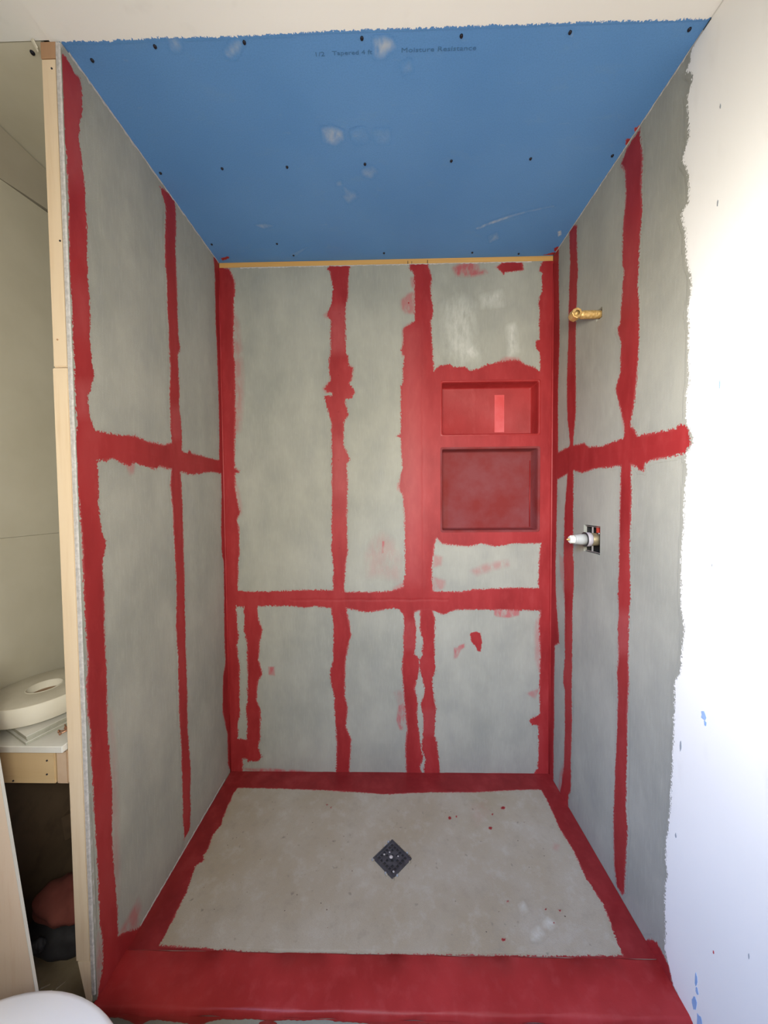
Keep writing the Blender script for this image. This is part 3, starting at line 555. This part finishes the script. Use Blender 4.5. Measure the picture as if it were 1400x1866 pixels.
for k in range(16):   # ragged mortar lip round the frame
    t = random.uniform(-s_, s_); sd = k % 4; off = s_ + random.uniform(.001, .005); p = [(t, off), (t, -off), (off, t), (-off, t)][sd]
    place(obj('mortar_crumb', rot45(lathe([(0, .005), (.0035, .003)], 'z', 7, (p[0], p[1], 0))), 'pan' if k % 3 else 'grey_mark'), drain)
# dark debris flecks stuck on the pan
bm = bmesh.new()
for _ in range(70):
    x, y = random.uniform(.14, 1.38), random.uniform(-.64, -.13)
    if abs(x - dx) + abs(y - dy) < .09: continue
    r1 = random.uniform(.0008, .0022); z = float(dip(x, y)) + .0004; a = random.uniform(0, 3)
    q = [bm.verts.new((x + r1 * random.uniform(.5, 1.8) * math.cos(a + k * 1.26), y + r1 * random.uniform(.5, 1.2) * math.sin(a + k * 1.26), z)) for k in range(5)]
    top = bm.verts.new((x, y, z + .0008))
    for k in range(5): bm.faces.new((q[k], q[(k + 1) % 5], top))
place(obj('debris_flecks', bm_mesh(bm), plain('dark_fleck', (.10, .07, .05), (.16, .1, .07)), kind='stuff'), pan)
# curb
curb = empty('shower_curb', 'low curb across the shower opening coated in red membrane', 'curb', (W / 2, -.73, 0))
cy0, cy1 = -.792, -.6745
prof = [(cy1, -.05), (cy1, .0015), (cy1 - .003, .0040), (-.735, .0050), (cy0 + .008, .0035), (cy0 + .003, .0018), (cy0, -.0022), (cy0 - .0022, -.012)]
NX = 300
def curbmesh(profile, x0=.004, x1=W - .001, amp=.0012):
    v, f = [], []
    for i in range(NX + 1):
        x = x0 + (x1 - x0) * i / NX
        for k, (y, z) in enumerate(profile):
            wv = amp * (math.sin(x * 23 + k) + .6 * math.sin(x * 61 + 2 * k)); v.append((x, y + wv * (1 if k > 1 else 0), z + wv * .5))
    n = len(profile)
    for i in range(NX):
        for k in range(n - 1): f.append((i * n + k, i * n + k + 1, (i + 1) * n + k + 1, (i + 1) * n + k))
    return mesh('c', v, f, True)
place(obj('curb_top', curbmesh(prof), 'red'), curb)
# front face: grey board with the red coat ending in a ragged line
def facez(x):
    e = -.0185 - .003 * math.sin(x * 9) - .002 * math.sin(x * 27 + 1) - .0015 * math.sin(x * 71)
    e -= .016 * math.exp(-((x - .13) / .03) ** 2) + .010 * math.exp(-((x - .27) / .06) ** 2) + .014 * math.exp(-((x - .79) / .03) ** 2)
    return e - .05 * min(1, max(0, (x - .88) * 6)) - .03 * max(0, 1 - x / .05)
v, f = [], []
for i in range(NX + 1):
    x = .004 + (W - .005) * i / NX; e = facez(x) + random.uniform(-.0015, .0015)
    for k in range(6): v.append((x, cy0 - .0022 - .0008 * math.sin(k / 5 * 3.1), -.0105 + (e + .0105) * k / 5))
for i in range(NX):
    for k in range(5): f.append((i * 6 + k, i * 6 + k + 1, i * 6 + 7 + k, i * 6 + 6 + k))
place(obj('curb_front_coat', mesh('c', v, f, True), 'red'), curb)
place(obj('red_dab', mesh('c', [(.46 + .024 * math.cos(t) , cy0 + .0022, -.034 + .009 * math.sin(t)) for t in [k * .524 for k in range(12)]], [tuple(range(12))]), 'red_thin'), curb)
place(obj('curb_front_board', box(.002, W - .001, cy0 + .003, cy0 + .012, -.11, -.004), 'cement', label='bare grey board below the red coat'), curb)
place(obj('curb_core', box(.002, W - .001, cy0 + .012, cy1 - .001, -.11, -.008), 'pine_h'), curb)
# bathroom floor and the raised subfloor of the side nook
floor = obj('floor', box(-.40, W + .1, -3.0, cy0 - .001, -.14, -.11), 'subfloor', kind='structure')
place(obj('nook_subfloor', box(-.40, -.003, -.800, .10, -.11, -.001, .001), 'subfloor', label='dusty wooden subfloor beside the post'), floor)
place(obj('slab', box(-.40, W + .12, cy0, .13, -.14, -.11), 'dark'), floor)
for (x, y, a, l) in [(-.155, -.755, .5, .022), (-.115, -.752, .9, .02), (-.175, -.75, 2.2, .012), (-.13, -.765, 1.7, .01), (-.10, -.79, .3, .014), (-.165, -.785, 1.2, .012)]:
    c, s = math.cos(a) * l / 2, math.sin(a) * l / 2
    me = mesh('s', [(x - c, y - s, .0005), (x + c, y + s, .0005), (x + c * .9, y + s * .9 + .0015, .003), (x - c, y - s + .002, .003)], [(0, 1, 2, 3), (0, 3, 2, 1)])
    place(obj('splinter', me, 'dust'), floor)
# room shell out of frame
wall_front = obj('wall_front', holed_slab(-.40, W + .1, -.14, H, [(.30, 1.20, .95, 1.95)], -3.0, -3.1, lambda u, v, t: (u, t, v)), 'white', kind='structure')
win = obj('window_1', holed_slab(.28, 1.22, .93, 1.97, [(.32, .74, .97, 1.93), (.76, 1.18, .97, 1.93)], -2.985, -3.03, lambda u, v, t: (u, t, v)), 'trim', kind='structure')
wall_outer = obj('wall_outer_left', box(-.43, -.40, -3.0, .12, -.14, H + .02), 'dark', kind='structure')
NXW = -.345
zc = lambda y: 2.244 + (y + .606) * (.023 / .143)
P0 = [(-3.0, -.11), (.10, -.11), (.10, 1.1992), (-3.0, 1.1992)]
P1 = [(-3.0, 1.2), (.10, 1.2), (.10, zc(.10) - .012), (-.463, zc(-.463) - .006), (-.606, zc(-.606) - .001), (-3.0, 2.243)]
P2 = [(-3.0, 2.245), (-.606, zc(-.606) + .001), (-.53, zc(-.53) + .003), (-.463, zc(-.463) + .004), (.10, zc(.1) + .004), (.10, H - .002), (-3.0, H - .002)]
for P in (P0, P1, P2): place(obj('drywall_panel', panel([(NXW, y, z) for y, z in P], -.0125, 0), 'nook_white' if P is not P2 else 'paper'), wall_outer)
# ---------------------------------------------------------------- post at the shower opening
py0, py1 = -D - .001, -.700
post = empty('corner_post', 'pale pine stud standing at the left edge of the shower opening', 'post', (-.023, -.74, 0))
place(obj('upper_stud', box(-.0415, -.0052, py0, py1, 1.634, 2.358, .002, 2), 'pine'), post)
place(obj('lower_stud', box(-.0435, -.0052, py0 - .001, py1, .110, 1.632, .002, 2), 'pine'), post)
foot = panel([(-.039, py0, .108), (-.0055, py0, .108), (-.0055, py0, .001), (-.020, py0, .001)], .05, 1); place(obj('foot_wedge', foot, 'pine', label='tapered split foot of the post'), post)
place(obj('top_plate', box(-.0440, -.0060, py0 + .001, py1, 2.3615, 2.399, .0015), 'plate', label='reddish end of the top plate'), post)
for (x, z) in [(-.016, 2.335), (-.012, 1.935), (-.028, 1.70)]: place(obj('nail', lathe([(py0 - .0012, .0022), (py0 + .002, .0022)], 'y', 8, (x, 0, z)), 'screw' if z != 1.70 else 'plate'), post)
tf = empty('torn_paper', 'torn curl of ceiling board paper beside the post top', 'paper scrap', (-.05, -D, H - .01))
place(obj('paper_flap', panel([(-.062, -D - .004, H - .001), (-.052, -D - .006, H - .002), (-.045, -D - .004, H - .026), (-.0475, -D - .003, H - .028)], .0015, 1), 'nook_white'), tf)
place(obj('paper_curl', panel([(-.056, -D - .007, H - .001), (-.053, -D - .008, H - .002), (-.044, -D - .006, H - .020), (-.046, -D - .006, H - .022)], .001, 1), 'tape'), tf)
# ---------------------------------------------------------------- nook shelf
sh = empty('nook_shelf', 'small shelf with white top and pine front board left of the post', 'shelf', (-.19, -.4, .58))
place(obj('shelf_top', box(NXW + .001, -.0445, -.793, .09, .6735, .6905, .0015), 'offcut', label='white shelf board'), sh)
place(obj('front_board', box(NXW + .001, -.0775, -D - .002, -.742, .584, .672, .0025, 2), 'pine_h'), sh)
place(obj('end_block', box(-.0765, -.0445, -D - .001, -.690, .582, .671, .004, 2), 'pine_end', label='end grain of the side rail'), sh)
for (x, z) in [(-.0969, .6456), (-.0984, .6096), (-.187, .592)]: place(obj('nail', lathe([(-D - .0035, .0022), (-D, .0022)], 'y', 8, (x, 0, z)), 'screw'), sh)
place(obj('cleat', box(NXW + .001, NXW + .035, -.742, .09, .60, .6735), 'dark_wood'), sh)
# offcuts under the tape roll
A, Bq, Cq = Vector((-.141, -.790, 0)), Vector((-.344, -.716, 0)), Vector((-.052, -.53, 0))
eu = (Vector((-.30, -.712, 0)) - A).normalized(); ev = (Cq - A).normalized()
for k, (z, du, dv, tone) in enumerate([(.6912, 0, 0, 'offcut'), (.6990, .002, .004, 'offcut'), (.7068, -.002, .001, 'offcut')]):
    a = A + eu * du + ev * dv; q = [a, a + eu * .185, a + eu * .185 + ev * .21, a + ev * .21]
    x_ = [(p.x, p.y, z) for p in q]; t = empty('board_offcut', ['lowest', 'middle', 'topmost'][k] + ' white-faced board offcut in the stack under the tape roll', 'board offcut', tuple(a + Vector((0, 0, z))), group='stacked board offcuts on the shelf')
    top = panel([(p[0], p[1], z + .0060) for p in x_], .0014, 2); place(obj('face_sheet', top, 'offcut'), t)
    place(obj('core', panel([(p[0] + .0004, p[1] + .0004, z) for p in x_], .0060, 2), 'offcut_edge', label='grey-green cut edge'), t)
# roll of joint tape
roll = empty('tape_roll', 'thick white roll of paper joint tape lying tilted on the offcuts', 'tape roll', (-.221, -.655, .7215)); roll.rotation_euler = (math.radians(1), math.radians(-2.2), 0)
RO, RI, HT = .119, .041, .050
obj('tape_winding', lathe([(0, RI), (0, RO - .001), (.001, RO), (HT - .001, RO), (HT, RO - .001), (HT, RI)], 'z', 72, cap=False), 'tape', roll)
obj('side_face', lathe([(HT + .0004, RI + .001), (HT + .0006, RO - .002), (HT + .0002, RO - .001)], 'z', 72, cap=False), 'tape_side', roll)
obj('core_tube', lathe([(.001, RI - .0025), (.001, RI), (HT + .0012, RI), (HT + .0012, RI - .0025), (.001, RI - .0025)], 'z', 48, cap=False), 'tape', roll)
obj('core_lining', lathe([(.004, RI - .003), (.03, RI - .003)], 'z', 48, cap=False), 'card', roll)
# screws
spots = [(-.103, -.742, .4), (-.090, -.752, 1.2), (-.084, -.735, .2), (-.096, -.728, 2.4), (-.078, -.720, .9), (-.074, -.742, .5)]
where = ['nearest the front edge', 'lying almost sideways', 'at the middle of the pile', 'at the back against the offcuts', 'farthest right behind the post', 'tilted up beside the post']
sm1 = lathe([(0, .0045), (.0012, .0042), (.004, .0017), (.030, .0015), (.036, .0003)], 'x', 10); sm2 = None
for (x, y, a), wh in zip(spots, where):
    t = empty('drywall_screw', 'coppery drywall screw in the small pile on the shelf, ' + wh, 'screw', (x, y, .6955), group='loose screws on the shelf'); t.rotation_euler = (0, .06, a)
    obj('shank', lathe([(.002, .0018), (.026, .0015), (.033, .0003)], 'x', 8), 'copper', t); obj('head', lathe([(-.0005, .0040), (.0012, .0040), (.0035, .0018)], 'x', 10), 'copper', t)
# ---------------------------------------------------------------- dark stored things under the shelf
def lump(cx, cy, cz, rx, ry, rz, seed, amp=.25, flat=None):
    bm = bmesh.new(); bmesh.ops.create_icosphere(bm, subdivisions=4, radius=1); rnd = random.Random(seed); ph = [rnd.uniform(0, 6) for _ in range(6)]
    for q in bm.verts:
        p = q.co; k = 1 + amp * (.5 * math.sin(4 * p.x + ph[0]) * math.sin(3 * p.y + ph[1]) + .3 * math.sin(7 * p.z + ph[2] + 3 * p.x) + .2 * math.sin(13 * p.x + 9 * p.y + ph[3]))
        q.co = Vector((cx + rx * p.x * k, cy + ry * p.y * k, cz + rz * p.z * k))
        if flat is not None and q.co.z < flat: q.co.z = flat
    return bm_mesh(bm, 'lump', True)
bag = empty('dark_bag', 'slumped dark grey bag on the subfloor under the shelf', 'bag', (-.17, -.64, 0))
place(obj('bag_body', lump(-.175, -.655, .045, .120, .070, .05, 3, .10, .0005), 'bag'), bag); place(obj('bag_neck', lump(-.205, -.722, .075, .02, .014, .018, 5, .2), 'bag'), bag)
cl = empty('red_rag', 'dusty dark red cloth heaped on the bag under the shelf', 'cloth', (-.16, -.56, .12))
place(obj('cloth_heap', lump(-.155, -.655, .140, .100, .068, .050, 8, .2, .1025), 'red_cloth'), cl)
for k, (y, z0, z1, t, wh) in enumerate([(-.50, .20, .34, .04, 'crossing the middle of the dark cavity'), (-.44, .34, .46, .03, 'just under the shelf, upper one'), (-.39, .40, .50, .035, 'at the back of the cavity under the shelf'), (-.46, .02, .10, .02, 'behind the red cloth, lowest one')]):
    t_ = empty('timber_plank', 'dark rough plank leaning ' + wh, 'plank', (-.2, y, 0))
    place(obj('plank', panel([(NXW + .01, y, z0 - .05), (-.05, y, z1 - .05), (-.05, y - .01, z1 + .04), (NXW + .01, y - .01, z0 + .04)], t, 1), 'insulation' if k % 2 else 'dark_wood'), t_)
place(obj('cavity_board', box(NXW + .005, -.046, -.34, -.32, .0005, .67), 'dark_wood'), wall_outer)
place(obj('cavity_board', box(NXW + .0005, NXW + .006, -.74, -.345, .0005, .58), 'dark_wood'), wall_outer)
# leaning plywood board
pb = empty('plywood_board', 'pale plywood board leaning at the left edge of the picture behind the toilet', 'board', (-.15, -.86, -.11))
q = [(-.040 + .018, -.872, -.108), (-.1295, -.860, .6741), (-.165, -.856, .92), (-.340, -.856, .90), (-.342, -.872, -.108)]
place(obj('board_face', panel(q, .005, 1), 'ply'), pb)
place(obj('board_edge', panel([(q[0][0] + .0004, q[0][1] - .0004, q[0][2]), (q[0][0] + .0008, -.8665, q[0][2]), (q[2][0] + .0008, -.8505, q[2][2]), (q[2][0] + .0004, -.8564, q[2][2])], .0012, 0), 'offcut', label='pale cut edge'), pb)
# ---------------------------------------------------------------- toilet
to = empty('toilet', 'white toilet with a smooth closed lid at the bottom left corner', 'toilet', (.0, -1.17, -.11))
def egg(z, a, b, cx, cy, n=64, k=1.0):
    P = []
    for i in range(n):
        t = 2 * math.pi * i / n; c, s = math.cos(t), math.sin(t); bb = b * (1 - .10 * c)
        P.append((cx + a * c, cy + bb * s, z))
    return P
def loft(rings, smooth=True, cap=True):
    n = len(rings[0]); v = [p for r1 in rings for p in r1]; f = []
    for i in range(len(rings) - 1):
        for k in range(n): f.append((i * n + k, i * n + (k + 1) % n, (i + 1) * n + (k + 1) % n, (i + 1) * n + k))
    if cap: f += [tuple(range(n)), tuple(range((len(rings) - 1) * n, len(rings) * n))]
    bm = bmesh.new(); me = mesh('e', v, f); bm.from_mesh(me); me = bm_mesh(bm)
    for p in me.polygons: p.use_smooth = smooth and len(p.vertices) == 4
    return me
tx, ty = .113, -1.167
place(obj('lid', loft([egg(.300, .242, .190, tx, ty), egg(.303, .247, .195, tx, ty), egg(.310, .248, .196, tx, ty), egg(.316, .245, .193, tx, ty), egg(.3195, .236, .185, tx, ty), egg(.3215, .19, .15, tx, ty), egg(.3225, .12, .09, tx, ty), egg(.323, .03, .02, tx, ty)]), 'porcelain'), to)
place(obj('seat', loft([egg(.278, .226, .182, tx, ty), egg(.281, .232, .187, tx, ty), egg(.294, .232, .187, tx, ty), egg(.298, .226, .182, tx, ty)]), 'porcelain'), to)
place(obj('bowl', loft([egg(-.109, .20, .11, tx - .06, ty), egg(-.04, .18, .095, tx - .06, ty), egg(.08, .19, .11, tx - .04, ty), egg(.20, .215, .16, tx - .01, ty), egg(.27, .225, .180, tx, ty), egg(.276, .222, .178, tx, ty)]), 'porcelain'), to)
place(obj('tank', box(NXW + .004, -.155, ty - .20, ty + .20, .24, .60, .02, 3), 'porcelain'), to)
place(obj('tank_lid', box(NXW + .002, -.147, ty - .21, ty + .21, .602, .635, .008, 2), 'porcelain'), to)
place(obj('hinge', box(-.150, -.125, ty - .08, ty + .08, .276, .31, .004, 2), 'porcelain'), to)
# ---------------------------------------------------------------- shower pipe stub
pipe = empty('shower_pipe', 'short crusty brass pipe stub sticking out high on the right shower wall', 'pipe', (W, -.354, 1.952))
pz, pyy = 1.9525, -.354
pr = [(W + .05, .0125), (W - .002, .0130), (W - .006, .0138), (W - .010, .0128)]
for k in range(14): pr.append((W - .012 - k * .0036, .0132 + (.0009 if k % 2 else 0)))
pr += [(W - .064, .0118), (W - .068, .0105), (W - .072, .0105)]
me = lathe(pr, 'x', 24, (0, pyy, pz))
for q in me.vertices: q.co += Vector((0, random.uniform(-.0005, .0005), random.uniform(-.0005, .0005)))
place(obj('threaded_pipe', me, 'brass'), pipe)
hx = W - .084
hd = lathe([(pyy - .016, .0095), (pyy - .0165, .0160), (pyy - .015, .0182), (pyy + .012, .0185), (pyy + .016, .016)], 'y', 8, (hx, 0, pz), smooth=False, cap=False); place(obj('elbow', hd, 'brass', label='eight-sided elbow facing the room'), pipe)
place(obj('plug', lathe([(pyy - .0150, .0), (pyy - .0150, .004), (pyy - .013, .0045), (pyy - .0125, .0098), (pyy - .010, .0100)], 'y', 16, (hx, 0, pz), cap=False), 'brass'), pipe)
place(obj('back_cap', lathe([(pyy + .0155, .0001), (pyy + .0155, .016)], 'y', 8, (hx, 0, pz), cap=False), 'brass'), pipe)
# ---------------------------------------------------------------- shower valve in its rough opening
va = empty('shower_valve', 'unfinished shower valve poking through a square hole in the right shower wall', 'shower valve', (W, -.325, 1.15))
vz, vy = 1.1505, -.325
place(obj('valve_body', lathe([(W + .085, .018), (W + .05, .0225), (W + .02, .0235), (W - .004, .0235), (W - .007, .021)], 'x', 24, (0, vy, vz)), 'bronze'), va)
place(obj('collar', lathe([(W - .005, .0245), (W - .008, .0262), (W - .022, .0262), (W - .024, .024)], 'x', 32, (0, vy, vz)), 'lilac_plastic'), va)
place(obj('seal_ring', lathe([(W - .0238, .022), (W - .0238, .0268), (W - .0262, .0268), (W - .0262, .022)], 'x', 32, (0, vy, vz)), 'black'), va)
place(obj('sleeve', lathe([(W - .026, .0215), (W - .045, .0195), (W - .060, .0172), (W - .064, .0165)], 'x', 32, (0, vy, vz)), 'grey_plastic'), va)
place(obj('cap', lathe([(W - .063, .0135), (W - .066, .0155), (W - .078, .0150), (W - .082, .0115)], 'x', 8, (0, vy, vz), smooth=False), 'white_plastic'), va)
place(obj('stem', lathe([(W - .080, .004), (W - .088, .0036), (W - .092, .0015)], 'x', 10, (0, vy, vz)), 'brass'), va)
for (a, b, c, d, mt, nm) in [(-.3725, -.3705, 1.104, 1.198, 'steel', 'bracket'), (-.369, -.277, 1.1035, 1.1055, 'steel', 'bracket'), (-.369, -.277, 1.1965, 1.1985, 'steel', 'bracket'), (-.3210, -.3190, 1.106, 1.196, 'steel', 'bracket')]:
    place(obj(nm, box(W + .004, W + .010, a, b, c, d, .0008), mt), va)
place(obj('supply_pipe', lathe([(1.176, .010), (1.45, .010)], 'z', 16, (W + .020, -.338, 0)), plain('red_supply', (.55, .05, .03), None, .4), va, label='red supply pipe'), va)
place(obj('inlet', lathe([(1.02, .009), (1.128, .009), (1.13, .012), (1.14, .012)], 'z', 16, (W + .036, -.355, 0)), 'bronze'), va)
place(obj('cavity_shade', box(W + .0125, W + .095, -.2685, -.262, 1.07, 1.235), 'black'), va)  # black sheet added as the hole's shade, hiding the pale stud
place(obj('screw', lathe([(W + .002, .003), (W + .004, .003)], 'x', 8, (0, -.366, 1.176)), 'steel'), va)
place(obj('shade_backing', box(W + .040, W + .095, -.385, -.262, 1.07, 1.235), 'black'), va)  # black box added behind the valve so the opening reads dark
